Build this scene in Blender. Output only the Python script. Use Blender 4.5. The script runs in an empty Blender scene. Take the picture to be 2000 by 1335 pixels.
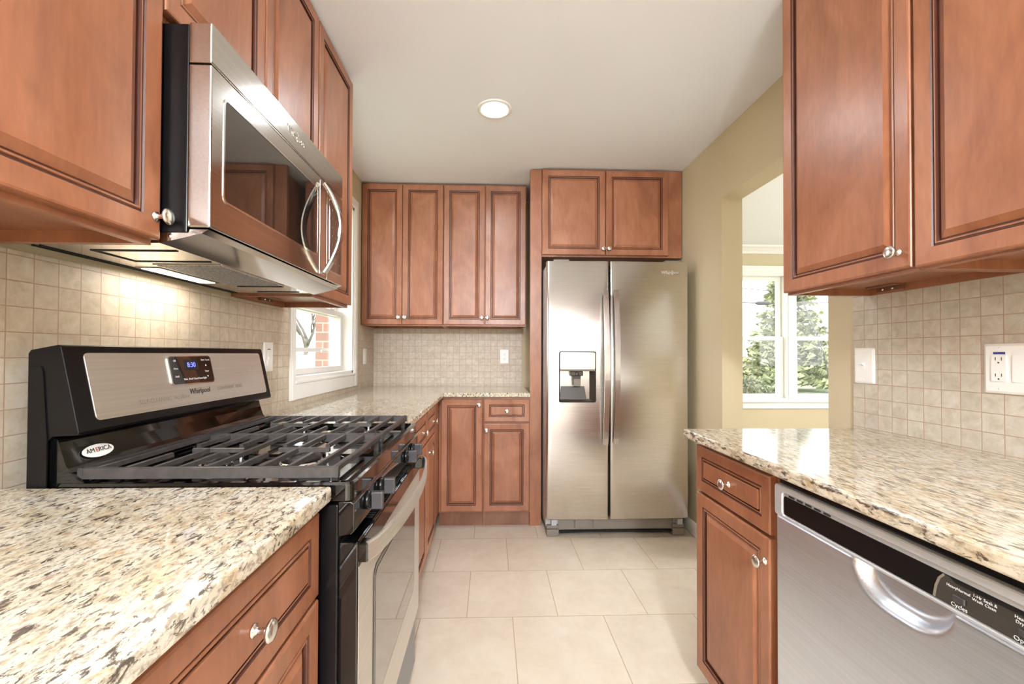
import bpy, bmesh, math, random
from mathutils import Vector, Matrix
random.seed(7)
PI = math.pi
S = bpy.context.scene
C = S.collection

# ------------------------------------------------------------------ camera
cam_d = bpy.data.cameras.new('camera'); cam = bpy.data.objects.new('camera', cam_d); C.objects.link(cam)
yaw, pitch, roll = .0339, .0123, .0035
fw = Vector((math.sin(yaw)*math.cos(pitch), math.cos(yaw)*math.cos(pitch), math.sin(pitch)))
rt = Vector((math.cos(yaw), -math.sin(yaw), 0)); up = rt.cross(fw)
rt, up = rt*math.cos(roll)+up*math.sin(roll), up*math.cos(roll)-rt*math.sin(roll)
m = Matrix((rt, up, -fw)).transposed().to_4x4(); m.translation = (0, 0, 1.167)
cam.matrix_world = m
cam_d.sensor_width = 36; cam_d.lens = 840.93/2000*36
cam_d.shift_x = (1000-987.03)/2000; cam_d.shift_y = (680.53-667.5)/2000
cam_d.clip_start = .02; cam_d.clip_end = 300
S.camera = cam

# ------------------------------------------------------------------ world, exposure
S.view_settings.view_transform = 'Standard'; S.view_settings.look = 'None'
S.view_settings.gamma = 1; S.view_settings.use_curve_mapping = False
S.view_settings.exposure = 1.2
W = bpy.data.worlds.new('world'); S.world = W; W.use_nodes = True
bgn = W.node_tree.nodes['Background']
bgn.inputs[0].default_value = (.97, .97, 1, 1); bgn.inputs[1].default_value = 2.3
LAMP_W = 7.0
FILL_W = 150.0  # power of the added fill globes
LAMP_C = (.88, .94, 1)
HOOD_W = 0.38

def area_light(name, loc, rot, sx, sy, power, color=(1, 1, 1), shape='RECTANGLE', portal=False, parent=None, spread=PI):
    l = bpy.data.lights.new(name, 'AREA'); l.shape = shape; l.size = sx
    if shape == 'RECTANGLE': l.size_y = sy
    l.energy = power; l.color = color; l.spread = spread
    if portal: l.cycles.is_portal = True
    o = bpy.data.objects.new(name, l); C.objects.link(o); o.location = loc; o.rotation_euler = rot
    if parent: o.parent = parent
    return o

# ------------------------------------------------------------------ material helpers
def srgb(r, g, b):
    f = lambda c: (c/255/12.92 if c/255 <= .04045 else ((c/255+.055)/1.055)**2.4)
    return (f(r), f(g), f(b), 1)
class NT:
    def __init__(s, name):
        s.m = bpy.data.materials.new(name); s.m.use_nodes = True
        s.t = s.m.node_tree; s.n = s.t.nodes; s.b = s.n['Principled BSDF']
    def node(s, ty, **kw):
        n = s.n.new(ty)
        for k, v in kw.items():
            if k.startswith('i_'):
                k2 = k[2:]; k2 = int(k2) if k2.isdigit() else k2.replace('_', ' ')
                n.inputs[k2].default_value = v
            else: setattr(n, k, v)
        return n
    def link(s, a, b): s.t.links.new(a, b)
    def coord(s, kind='Object', scale=(1, 1, 1), loc=(0, 0, 0), rot=(0, 0, 0), rand=False):
        tc = s.node('ShaderNodeTexCoord'); mp = s.node('ShaderNodeMapping')
        mp.inputs['Scale'].default_value = scale; mp.inputs['Location'].default_value = loc
        mp.inputs['Rotation'].default_value = rot
        src = tc.outputs[kind]
        if rand:
            oi = s.node('ShaderNodeObjectInfo'); ad = s.node('ShaderNodeVectorMath', operation='MULTIPLY_ADD')
            s.link(oi.outputs['Random'], ad.inputs[0]); ad.inputs[1].default_value = (17, 11, 23); s.link(src, ad.inputs[2])
            src = ad.outputs[0]
        s.link(src, mp.inputs[0]); return mp.outputs[0]
    def noise(s, vec, scale, detail=3, rough=.5, dist=0):
        n = s.node('ShaderNodeTexNoise'); n.inputs['Scale'].default_value = scale
        n.inputs['Detail'].default_value = detail; n.inputs['Roughness'].default_value = rough
        n.inputs['Distortion'].default_value = dist; s.link(vec, n.inputs['Vector']); return n.outputs['Fac']
    def ramp(s, fac, stops, interp='LINEAR'):
        r = s.node('ShaderNodeValToRGB'); cr = r.color_ramp; cr.interpolation = interp
        while len(cr.elements) < len(stops): cr.elements.new(.5)
        for e, (p, c) in zip(cr.elements, stops): e.position = p; e.color = c if len(c) == 4 else (*c, 1)
        s.link(fac, r.inputs[0]); return r.outputs[0]
    def mix(s, fac, a, b, mode='MIX'):
        n = s.node('ShaderNodeMix', data_type='RGBA', blend_type=mode)
        for i, v in ((0, fac), (6, a), (7, b)):
            if hasattr(v, 'is_linked'): s.link(v, n.inputs[i])
            else: n.inputs[i].default_value = v
        return n.outputs[2]
    def bump(s, h, strength=.2, dist=.002):
        n = s.node('ShaderNodeBump'); n.inputs['Strength'].default_value = strength; n.inputs['Distance'].default_value = dist
        s.link(h, n.inputs['Height']); s.link(n.outputs[0], s.b.inputs['Normal'])
    def set(s, **kw):
        for k, v in kw.items():
            k = k.replace('_', ' ')
            if hasattr(v, 'is_linked'): s.link(v, s.b.inputs[k])
            else: s.b.inputs[k].default_value = v
        return s.m
def gray(v): return (v, v, v, 1)

def mat_flat(name, col, rough=.5, metal=0, var=.06, vscale=6, **kw):
    t = NT(name); v = t.coord('Object', rand=True); n = t.noise(v, vscale, 3)
    lo = tuple(c*(1-var) for c in col[:3])+(1,); hi = tuple(min(1, c*(1+var)) for c in col[:3])+(1,)
    t.set(Base_Color=t.ramp(n, [(.3, lo), (.7, hi)]), Roughness=rough, Metallic=metal, **kw); return t.m

def mat_wood(name, axis=2, dark=1.0):
    t = NT(name)
    sc = [1, 1, 1]; sc[axis] = .16
    v = t.coord('Object', scale=tuple(sc), rand=True)
    v2 = t.coord('Object', scale=(1, 1, .55) if axis == 2 else (.55, 1, 1), rand=True)
    big = t.noise(v2, 4.2, 4, .6, 1.2)
    c1 = t.ramp(big, [(.28, srgb(138*dark, 84*dark, 56*dark)), (.5, srgb(160*dark, 102*dark, 71*dark)), (.72, srgb(176*dark, 119*dark, 88*dark))])
    gr = t.noise(v, 90, 5, .65, .3)
    c2 = t.ramp(gr, [(.3, gray(.80)), (.62, gray(1.0))])
    c = t.mix(.75, c1, c2, 'MULTIPLY')
    fl = t.noise(v, 26, 3, .55, 1.6)
    c3 = t.ramp(fl, [(.38, gray(.86)), (.6, gray(1.0))])
    c = t.mix(.55, c, c3, 'MULTIPLY')
    t.bump(gr, .08, .0006)
    return t.set(Base_Color=c, Roughness=t.ramp(gr, [(0, gray(.42)), (1, gray(.34))]), Coat_Weight=.2, Coat_Roughness=.28)

def mat_steel(name, col=(.60, .575, .54), rough=.24, axis=0, fine=180):
    t = NT(name); sc = [fine, fine, fine]; sc[axis] = 2.5
    v = t.coord('Object', scale=tuple(sc)); n = t.noise(v, 1, 2, .5)
    c = tuple(x*.93 for x in col)+(1,); d = tuple(min(1, x*1.05) for x in col)+(1,)
    return t.set(Base_Color=t.ramp(n, [(.3, c), (.7, d)]), Metallic=1.0, Roughness=t.ramp(n, [(0, gray(rough*.85)), (1, gray(rough*1.15))]))

def mat_granite(name, rot=0, st=.42):
    t = NT(name)
    v = t.coord('Object', scale=(1, st, .7), rot=(0, 0, rot))
    vi = t.coord('Object', scale=(1, .55, .8), rot=(0, 0, rot))
    a = t.noise(vi, 14, 4, .6, .5)
    c = t.ramp(a, [(.3, srgb(196, 182, 154)), (.48, srgb(212, 203, 183)), (.66, srgb(222, 217, 204))])
    tan = t.noise(vi, 55, 4, .65, .6)
    c = t.mix(t.ramp(tan, [(.52, gray(0)), (.66, gray(.75))]), c, srgb(190, 158, 114))
    gr = t.noise(v, 140, 4, .7, .2)
    c = t.mix(t.ramp(gr, [(.47, gray(0)), (.62, gray(.85))]), c, srgb(146, 130, 112))
    dk = t.noise(v, 112, 5, .7, .5)
    c = t.mix(t.ramp(dk, [(.545, gray(0)), (.60, gray(.92))]), c, srgb(72, 62, 56))
    rd = t.noise(t.coord('Object', scale=(1, .5, .8), loc=(5, 3, 1), rot=(0, 0, rot)), 38, 3, .5)
    c = t.mix(t.ramp(rd, [(.70, gray(0)), (.74, gray(.9))]), c, srgb(80, 44, 44))
    return t.set(Base_Color=c, Roughness=.10, Coat_Weight=.25, Coat_Roughness=.03, Specular_IOR_Level=.5)

def mat_tile(name, ua, ub, pu, pv, size, grout_w, stops, grout, bias=0, offset=0.0, rough=.45, mot=30, bumpy=.5, fade=.5):
    """ua/ub: indexes of the axes used as u/v; pu/pv phases."""
    t = NT(name); tc = t.node('ShaderNodeTexCoord'); sp = t.node('ShaderNodeSeparateXYZ'); t.link(tc.outputs['Object'], sp.inputs[0])
    cb = t.node('ShaderNodeCombineXYZ')
    for i, (ax, ph) in enumerate(((ua, pu), (ub, pv))):
        ad = t.node('ShaderNodeMath', operation='ADD'); t.link(sp.outputs[ax], ad.inputs[0]); ad.inputs[1].default_value = -ph + size*40
        t.link(ad.outputs[0], cb.inputs[i])
    br = t.node('ShaderNodeTexBrick', offset=offset, offset_frequency=2, squash=1.0)
    br.inputs['Color1'].default_value = gray(0); br.inputs['Color2'].default_value = gray(1); br.inputs['Mortar'].default_value = gray(.5)
    br.inputs['Scale'].default_value = 1; br.inputs['Mortar Size'].default_value = grout_w; br.inputs['Mortar Smooth'].default_value = .3
    br.inputs['Bias'].default_value = bias; br.inputs['Brick Width'].default_value = size; br.inputs['Row Height'].default_value = size
    t.link(cb.outputs[0], br.inputs['Vector'])
    # per tile offset of the mottling
    vm = t.node('ShaderNodeVectorMath', operation='MULTIPLY_ADD'); t.link(br.outputs['Color'], vm.inputs[0]); vm.inputs[1].default_value = (7, 5, 3)
    t.link(tc.outputs['Object'], vm.inputs[2])
    n1 = t.noise(vm.outputs[0], mot, 5, .68, .4)
    c = t.ramp(n1, stops)
    per = t.ramp(br.outputs['Color'], [(0, gray(.90)), (1, gray(1.06))])
    c = t.mix(fade, c, per, 'MULTIPLY')
    big = t.noise(tc.outputs['Object'], 2.2, 2)
    c = t.mix(.5, c, t.ramp(big, [(.35, gray(.93)), (.65, gray(1))]), 'MULTIPLY')
    c = t.mix(br.outputs['Fac'], c, grout)
    inv = t.node('ShaderNodeMath', operation='SUBTRACT'); inv.inputs[0].default_value = 1.0; t.link(br.outputs['Fac'], inv.inputs[1])
    h = t.node('ShaderNodeMath', operation='MULTIPLY_ADD'); t.link(n1, h.inputs[0]); h.inputs[1].default_value = .35; t.link(inv.outputs[0], h.inputs[2])
    t.bump(h.outputs[0], bumpy, .0016)
    return t.set(Base_Color=c, Roughness=rough)

def mat_paint(name, col, rough=.6, var=.015):
    t = NT(name); v = t.coord('Object'); n = t.noise(v, 3, 2); n2 = t.noise(v, 220, 3)
    lo = tuple(c*(1-var) for c in col[:3])+(1,)
    t.bump(n2, .05, .0006)
    return t.set(Base_Color=t.ramp(n, [(.3, lo), (.7, col)]), Roughness=rough)

def mat_emit(name, col, s):
    t = NT(name); t.noise(t.coord(), 5)
    return t.set(Base_Color=(*col, 1), Emission_Color=(*col, 1), Emission_Strength=s)

def mat_glass(name, tint=(1, 1, 1, 1)):
    m_ = bpy.data.materials.new(name); m_.use_nodes = True; n = m_.node_tree.nodes; n.clear(); l = m_.node_tree.links
    o = n.new('ShaderNodeOutputMaterial'); mx = n.new('ShaderNodeMixShader'); tr = n.new('ShaderNodeBsdfTransparent'); g = n.new('ShaderNodeBsdfGlossy')
    g.inputs['Roughness'].default_value = .01; tr.inputs[0].default_value = tint; fr = n.new('ShaderNodeLayerWeight'); fr.inputs[0].default_value = .5
    pw = n.new('ShaderNodeMath'); pw.operation = 'POWER'; pw.inputs[1].default_value = 5; l.new(fr.outputs['Facing'], pw.inputs[0])
    ma = n.new('ShaderNodeMath'); ma.operation = 'MULTIPLY_ADD'; ma.inputs[1].default_value = .6; ma.inputs[2].default_value = .04; l.new(pw.outputs[0], ma.inputs[0])
    l.new(ma.outputs[0], mx.inputs[0]); l.new(tr.outputs[0], mx.inputs[1]); l.new(g.outputs[0], mx.inputs[2]); l.new(mx.outputs[0], o.inputs[0]); return m_

M = {}
M['wood'] = mat_wood('cherry_wood'); M['wood_x'] = mat_wood('cherry_wood_cross', 0)
M['wood_dark'] = mat_wood('cherry_wood_deep', 2, .82)
M['glaze'] = mat_flat('dark_glaze', srgb(70, 30, 16), .45)
M['granite'] = mat_granite('granite_left', .12); M['granite_r'] = mat_granite('granite_right', -.5, .24)
TS = [(.25, srgb(182, 164, 142)), (.48, srgb(202, 188, 168)), (.75, srgb(216, 206, 190))]
TR = [(.25, srgb(176, 164, 146)), (.48, srgb(196, 187, 171)), (.75, srgb(212, 206, 194))]
GR = srgb(176, 146, 124)
M['tile_left'] = mat_tile('travertine_left', 1, 2, .981, 1.156, .0515, .0012, TS, GR)
M['tile_back'] = mat_tile('travertine_back', 0, 2, -.719, 1.126, .0515, .0012, TS, GR)
M['tile_right'] = mat_tile('travertine_right', 1, 2, 1.472, 1.170, .0515, .0012, TR, GR)
M['floor'] = mat_tile('floor_tile', 0, 1, -.102-.2032, 1.9245, .4064, .0022,
                      [(.2, srgb(202, 186, 166)), (.5, srgb(212, 198, 179)), (.8, srgb(219, 208, 192))], srgb(170, 150, 126), offset=.5, rough=.38, mot=9, bumpy=.12, fade=.3)
M['wall'] = mat_paint('olive_beige_paint', srgb(202, 188, 156))
M['wall_din'] = mat_paint('dining_paint', srgb(204, 190, 156))
M['ceil'] = mat_paint('ceiling_paint', srgb(238, 240, 244), .7)
M['white'] = mat_paint('white_gloss_paint', srgb(240, 238, 233), .35)
M['plate'] = mat_flat('white_plastic', srgb(242, 241, 238), .3, var=.01)
M['slot'] = mat_flat('dark_slot', srgb(60, 56, 54), .5)
M['steel_x'] = mat_steel('brushed_steel', (.71, .68, .65), axis=0, fine=320)
M['steel_y'] = mat_steel('brushed_steel_side', axis=1, rough=.13)
M['steel_range'] = mat_steel('warm_brushed_steel', (.70, .67, .62), .46, 1)
M['steel_dw'] = mat_steel('cool_brushed_steel', (.77, .84, .94), .36, 0, 420)
M['nickel'] = mat_steel('satin_nickel', (.76, .73, .69), .24, 2)
M['chrome'] = mat_steel('bright_metal', (.8, .8, .8), .1, 2)
M['black'] = mat_flat('black_enamel', (.003, .003, .003, 1), .06, Coat_Weight=.6, Coat_Roughness=.03)
M['black_sat'] = mat_flat('black_satin', (.005, .0045, .005, 1), .24, Specular_IOR_Level=.28)
M['black_body'] = mat_flat('black_painted_body', (.004, .0035, .004, 1), .28, Specular_IOR_Level=.28)
M['iron'] = mat_flat('cast_iron', (.045, .038, .036, 1), .42, vscale=60, var=.3)
M['knob'] = mat_flat('black_knob_plastic', (.05, .048, .052, 1), .22)
M['darkglass'] = mat_flat('dark_glass', (.012, .010, .009, 1), .03, Specular_IOR_Level=.8, Coat_Weight=1.0, Coat_Roughness=.01)
M['ovenglass'] = mat_flat('oven_glass', (.03, .027, .024, 1), .03, Specular_IOR_Level=1.0, Coat_Weight=1.0, Coat_Roughness=.01)
M['taupe'] = mat_flat('taupe_plastic', srgb(126, 118, 108), .5)
M['side_gray'] = mat_flat('gray_painted_side', srgb(176, 176, 176), .35)
M['cavity'] = mat_flat('dispenser_plastic', srgb(70, 60, 52), .35)
M['gasket'] = mat_flat('gasket', (.01, .01, .01, 1), .7)
M['dwplastic'] = mat_flat('silver_plastic', srgb(190, 192, 196), .3, metal=.3)
M['film'] = mat_flat('blue_film', srgb(40, 62, 100), .6, vscale=300, var=.5)
M['gray_draw'] = mat_flat('gray_enamel', srgb(120, 124, 130), .3, metal=.6)
M['disp'] = mat_emit('clock_digits', (.14, .16, 1.0), 1.0)
M['text_w'] = mat_flat('white_print', srgb(225, 225, 228), .5)
M['text_d'] = mat_flat('dark_print', srgb(50, 46, 44), .5)
M['text_g'] = mat_flat('faint_print', srgb(140, 132, 120), .5)
M['text_r'] = mat_flat('red_print', srgb(190, 50, 40), .5)
M['text_b'] = mat_flat('blue_print', srgb(60, 64, 150), .5)
M['mesh'] = None
M['lens'] = mat_emit('lamp_lens', (1, .93, .80), 5.0)
M['bulb'] = mat_emit('ceiling_bulb', (1, .95, .87), 12.0)
M['globe'] = mat_glass('fill_globe_glass', (1, 1, 1, 1))  # clear glass around the added fill lights
M['glass'] = mat_glass('window_glass')
def _mesh():
    t = NT('grease_filter'); v = t.coord('Object', rot=(0, 0, .78)); w = t.node('ShaderNodeTexVoronoi'); w.inputs['Scale'].default_value = 170
    t.link(v, w.inputs[0]); t.bump(w.outputs[0], .8, .002)
    return t.set(Base_Color=t.ramp(w.outputs[0], [(.1, gray(.07)), (.6, gray(.40))]), Metallic=.2, Roughness=.45)
M['mesh'] = _mesh()
def _brick():
    t = NT('red_brick'); tc = t.node('ShaderNodeTexCoord'); mp = t.node('ShaderNodeMapping'); mp.inputs['Rotation'].default_value = (PI/2, 0, 0)
    t.link(tc.outputs['Object'], mp.inputs[0])
    br = t.node('ShaderNodeTexBrick'); br.inputs['Scale'].default_value = 1; br.inputs['Brick Width'].default_value = .22; br.inputs['Row Height'].default_value = .085
    br.inputs['Mortar Size'].default_value = .006; br.inputs['Color1'].default_value = srgb(176, 138, 126); br.inputs['Color2'].default_value = srgb(160, 126, 116); br.inputs['Mortar'].default_value = srgb(188, 180, 172)
    t.link(mp.outputs[0], br.inputs['Vector']); return t.set(Base_Color=br.outputs['Color'], Roughness=.9)
M['brick'] = _brick()
M['grass'] = mat_flat('grass', srgb(140, 154, 116), .9, vscale=4, var=.3)
M['needle'] = mat_flat('conifer_green', srgb(136, 142, 104), .8, vscale=1.5, var=.5)
M['shrub'] = mat_flat('shrub_green', srgb(124, 130, 104), .8, vscale=2, var=.3)
M['hedge'] = mat_flat('dry_shrub', srgb(160, 148, 136), .9, vscale=2, var=.3)
M['bark'] = mat_flat('bark', srgb(120, 114, 108), .9)
M['cable'] = mat_flat('cable', srgb(70, 70, 74), .6)
M['siding'] = mat_flat('white_siding', srgb(225, 225, 222), .7)
M['roof'] = mat_flat('pale_roof', srgb(170, 168, 166), .8)

# ------------------------------------------------------------------ geometry builder
def rr(x0, x1, y0, y1, r, n=5):
    pts = []
    for cx, cy, a in ((x1-r, y1-r, 0), (x0+r, y1-r, 90), (x0+r, y0+r, 180), (x1-r, y0+r, 270)):
        for i in range(n+1):
            t = math.radians(a+90*i/n); pts.append((cx+r*math.cos(t), cy+r*math.sin(t)))
    return pts
class G:
    def __init__(s): s.v = []; s.f = []; s.m = []; s.sm = []
    def add(s, verts, faces, m=0, smooth=False):
        o = len(s.v); s.v += [tuple(p) for p in verts]
        for f in faces: s.f.append([i+o for i in f]); s.m.append(m); s.sm.append(smooth)
        return s
    def box(s, x0, x1, y0, y1, z0, z1, r=0, m=0, seg=2):
        if x0 > x1: x0, x1 = x1, x0
        if y0 > y1: y0, y1 = y1, y0
        if z0 > z1: z0, z1 = z1, z0
        if r <= 0:
            V = [(x, y, z) for x in (x0, x1) for y in (y0, y1) for z in (z0, z1)]
            s.add(V, [(0, 1, 3, 2), (4, 6, 7, 5), (0, 4, 5, 1), (2, 3, 7, 6), (0, 2, 6, 4), (1, 5, 7, 3)], m); return s
        b = bmesh.new(); bmesh.ops.create_cube(b, size=1)
        for v in b.verts: v.co = Vector(((x0+x1)/2+v.co.x*(x1-x0), (y0+y1)/2+v.co.y*(y1-y0), (z0+z1)/2+v.co.z*(z1-z0)))
        bmesh.ops.bevel(b, geom=b.edges[:], offset=min(r, (x1-x0)*.49, (y1-y0)*.49, (z1-z0)*.49), segments=seg, affect='EDGES', profile=.5)
        s.bm(b, m); return s
    def bm(s, b, m=0, smooth=False):
        b.verts.index_update(); s.add([v.co[:] for v in b.verts], [[v.index for v in f.verts] for f in b.faces], m, smooth); b.free()
    def prism(s, poly, axis, a, b_, m=0, r=0, seg=2):
        """poly in the two other axes (cyclic order after removing axis)"""
        def P(u, v, w):
            return {'x': (w, u, v), 'y': (u, w, v), 'z': (u, v, w)}[axis]
        n = len(poly)
        V = [P(u, v, a) for u, v in poly]+[P(u, v, b_) for u, v in poly]
        F = [list(range(n))[::-1], list(range(n, 2*n))]+[(i, (i+1) % n, n+(i+1) % n, n+i) for i in range(n)]
        if r > 0:
            b = bmesh.new(); vs = [b.verts.new(p) for p in V]
            for f in F: b.faces.new([vs[i] for i in f])
            bmesh.ops.recalc_face_normals(b, faces=b.faces[:])
            ed = [e for e in b.edges if len(e.link_faces) == 2 and e.calc_face_angle(0) > .6]
            bmesh.ops.bevel(b, geom=ed, offset=r, segments=seg, affect='EDGES', profile=.5)
            s.bm(b, m); return s
        s.add(V, F, m); return s
    def loft(s, loops, m=0, ms=None, cap0=False, cap1=True, closed=True, smooth=False):
        n = len(loops[0]); o = len(s.v)
        for L in loops: s.v += [tuple(p) for p in L]
        for k in range(len(loops)-1):
            for i in range(n if closed else n-1):
                j = (i+1) % n
                s.f.append([o+k*n+i, o+k*n+j, o+(k+1)*n+j, o+(k+1)*n+i]); s.m.append(ms[k] if ms else m); s.sm.append(smooth)
        if cap0: s.f.append([o+i for i in range(n)][::-1]); s.m.append(m); s.sm.append(False)
        if cap1: s.f.append([o+(len(loops)-1)*n+i for i in range(n)]); s.m.append(m); s.sm.append(False)
        return s
    def lathe(s, prof, origin=(0, 0, 0), axis='z', seg=24, m=0, smooth=True, cap=True):
        loops = []
        for r, h in prof:
            L = []
            for i in range(seg):
                t = 2*PI*i/seg; a, b_ = r*math.cos(t), r*math.sin(t)
                p = {'z': (a, b_, h), 'y': (a, h, b_), 'x': (h, a, b_)}[axis]
                L.append((origin[0]+p[0], origin[1]+p[1], origin[2]+p[2]))
            loops.append(L)
        return s.loft(loops, m, cap0=cap, cap1=cap, smooth=smooth)
    def tube(s, pts, r, seg=8, m=0, smooth=True):
        pts = [Vector(p) for p in pts]; loops = []
        u = None
        for i, p in enumerate(pts):
            d = (pts[min(i+1, len(pts)-1)]-pts[max(i-1, 0)]).normalized()
            if u is None: u = d.orthogonal().normalized()
            u = (u-d*u.dot(d)).normalized(); w = d.cross(u)
            R = r[i] if isinstance(r, (list, tuple)) else r
            loops.append([p+u*R*math.cos(2*PI*k/seg)+w*R*math.sin(2*PI*k/seg) for k in range(seg)])
        return s.loft(loops, m, cap0=True, cap1=True, smooth=smooth)
    def sweep(s, pts, sec, side, m=0, smooth=False):
        """sec: 2-D section (a along side, b along normal) swept along pts"""
        pts = [Vector(p) for p in pts]; side = Vector(side).normalized(); loops = []
        for i, p in enumerate(pts):
            d = (pts[min(i+1, len(pts)-1)]-pts[max(i-1, 0)]).normalized(); nn = d.cross(side).normalized()
            loops.append([p+side*a+nn*b_ for a, b_ in sec])
        return s.loft(loops, m, cap0=True, cap1=True, smooth=smooth)
    def build(s, name, mats, parent=None, bevel=0):
        me = bpy.data.meshes.new(name); me.from_pydata(s.v, [], s.f)
        if not isinstance(mats, (list, tuple)): mats = [mats]
        for x in mats: me.materials.append(x)
        for p, mi, sm in zip(me.polygons, s.m, s.sm): p.material_index = min(mi, len(mats)-1); p.use_smooth = sm
        b = bmesh.new(); b.from_mesh(me); bmesh.ops.recalc_face_normals(b, faces=b.faces[:]); b.to_mesh(me); b.free()
        o = bpy.data.objects.new(name, me); C.objects.link(o)
        if parent is not None: o.parent = parent
        return o

def tag(o, label=None, cat=None, group=None, kind=None):
    if label: o['label'] = label
    if cat: o['category'] = cat
    if group: o['group'] = group
    if kind: o['kind'] = kind
    return o
def thing(name, label, cat, loc=(0, 0, 0), rz=0, group=None):
    o = bpy.data.objects.new(name, None); C.objects.link(o); o.location = loc; o.rotation_euler = (0, 0, rz)
    o.empty_display_size = .05
    return tag(o, label, cat, group)
def struct(name, g, mat, parent=None):
    o = g.build(name, mat, parent)
    if parent is None: o['kind'] = 'structure'
    return o
def text(name, s_, size, mat, parent, org, right, upv, ext=.0004, align='CENTER', sx=1.0, shear=0):
    cu = bpy.data.curves.new(name, 'FONT'); cu.body = s_; cu.size = size; cu.extrude = ext; cu.align_x = align; cu.align_y = 'CENTER'
    cu.resolution_u = 3; cu.shear = shear
    to = bpy.data.objects.new('tmp', cu); C.objects.link(to); bpy.context.view_layer.update()
    me = bpy.data.meshes.new_from_object(to.evaluated_get(bpy.context.evaluated_depsgraph_get()))
    bpy.data.objects.remove(to)
    r = Vector(right).normalized()*sx; u = Vector(upv).normalized(); n = r.cross(u).normalized(); o_ = Vector(org)
    for v in me.vertices: v.co = o_+r*v.co.x+u*v.co.y+n*v.co.z
    me.materials.clear(); me.materials.append(mat); me.name = name
    o = bpy.data.objects.new(name, me); C.objects.link(o)
    if parent is not None: o.parent = parent
    return o

# ------------------------------------------------------------------ room constants
XL, XR, YB, ZC = -.961, 1.323, 3.55, 2.44
YR = -3.2                      # rear wall of the kitchen
WT = .12
# ------------------------------------------------------------------ the setting
struct('floor', G().box(XL-.2, 6.2, YR-.2, 5.1, -.08, 0), M['floor'])
g = G().box(XL-.2, XR+WT, YR-.2, YB+.2, ZC, ZC+.1).box(XR+WT, 6.2, YR-.2, 5.1, ZC, ZC+.1)
# hole for the can lights is hidden by their trims
struct('ceiling', g, M['ceil'])
# left wall with window opening
wy0, wy1, wz0, wz1 = 2.135, 3.035, 1.03, 2.18
g = G().box(XL-.15, XL, YR-.2, wy0, 0, ZC).box(XL-.15, XL, wy1, YB+.2, 0, ZC).box(XL-.15, XL, wy0, wy1, 0, wz0).box(XL-.15, XL, wy0, wy1, wz1, ZC)
struct('wall_left', g, M['wall'])
struct('wall_back', G().box(XL, XR+WT, YB, YB+.2, 0, ZC), M['wall'])
# right wall: tile part, opening 1.645..2.42 high 2.065, rest; open again behind the camera
g = G().box(XR, XR+WT, -1.0, 1.645, 0, ZC).box(XR, XR+WT, 1.645, 2.42, 2.065, ZC).box(XR, XR+WT, 2.42, YB, 0, ZC).box(XR, XR+WT, YR, -1.0, 2.1, ZC)
struct('wall_right', g, M['wall'])
# rear wall, its wide glazed opening added to bring in daylight
g = G().box(XL, -.85, YR-.2, YR, 0, ZC).box(1.25, 6.2, YR-.2, YR, 0, ZC).box(-.85, 1.25, YR-.2, YR, 2.25, ZC).box(-.85, 1.25, YR-.2, YR, 0, .12)
struct('wall_rear', g, M['wall'])
# dining room walls
dx0, dx1, dz0, dz1 = 2.90, 4.66, .64, 2.12
g = G().box(XR+WT, dx0, 4.95, 5.15, 0, ZC).box(dx1, 6.2, 4.95, 5.15, 0, ZC).box(dx0, dx1, 4.95, 5.15, 0, dz0).box(dx0, dx1, 4.95, 5.15, dz1, ZC)
g.box(XR, XR+WT, YB+.2, 5.15, 0, ZC)
struct('wall_dining_back', g, M['wall_din'])
g = G().box(6.0, 6.2, YR, .3, 0, ZC).box(6.0, 6.2, 3.6, 4.95, 0, ZC).box(6.0, 6.2, .3, 3.6, 0, .4).box(6.0, 6.2, .3, 3.6, 2.25, ZC)  # opening added for the unseen daylight window
struct('wall_dining_right', g, M['wall_din'])
# crown moulding in the dining room
def crown(name, g_): return struct(name, g_, M['white'])
cp = [(4.95, ZC-.085), (4.94, ZC-.085), (4.925, ZC-.06), (4.89, ZC-.03), (4.865, ZC-.02), (4.86, ZC), (4.95, ZC)]
crown('trim_1', G().prism(cp, 'x', XR+WT, 6.0))
# baseboards
struct('baseboard_right', G().box(XR-.013, XR, 2.425, 3.54, 0, .088, .003).box(XR-.013, XR+WT+.013, 2.407, 2.42, 0, .088, .003), M['white'])
struct('baseboard_dining', G().box(XR+WT, 6.0, 4.935, 4.95, 0, .1, .003), M['white'])
# backsplash tiling
th = .008
g = G().box(XL, XL+th, -1.0, 2.073, .87, 1.372).box(XL, XL+th, 2.073, 3.098, .87, .95).box(XL, XL+th, 3.098, YB, .87, 1.372)
struct('trim_2', g, M['tile_left'])
struct('trim_3', G().box(XL+th, .256, YB-th, YB, .87, 1.372), M['tile_back'])
struct('trim_4', G().box(XR-th, XR, -1.0, 1.519, .87, 1.40), M['tile_right'])

# windows ----------------------------------------------------------
def sash(g, a0, a1, z0, z1, w, d0, d1, axis):
    def bx(u0, u1, p, q, r=.003):
        if axis == 'y': g.box(d0, d1, u0, u1, p, q, r)
        else: g.box(u0, u1, d0, d1, p, q, r)
    bx(a0, a1, z0, z0+w); bx(a0, a1, z1-w, z1); bx(a0, a0+w, z0+w, z1-w); bx(a1-w, a1, z0+w, z1-w)
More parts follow.
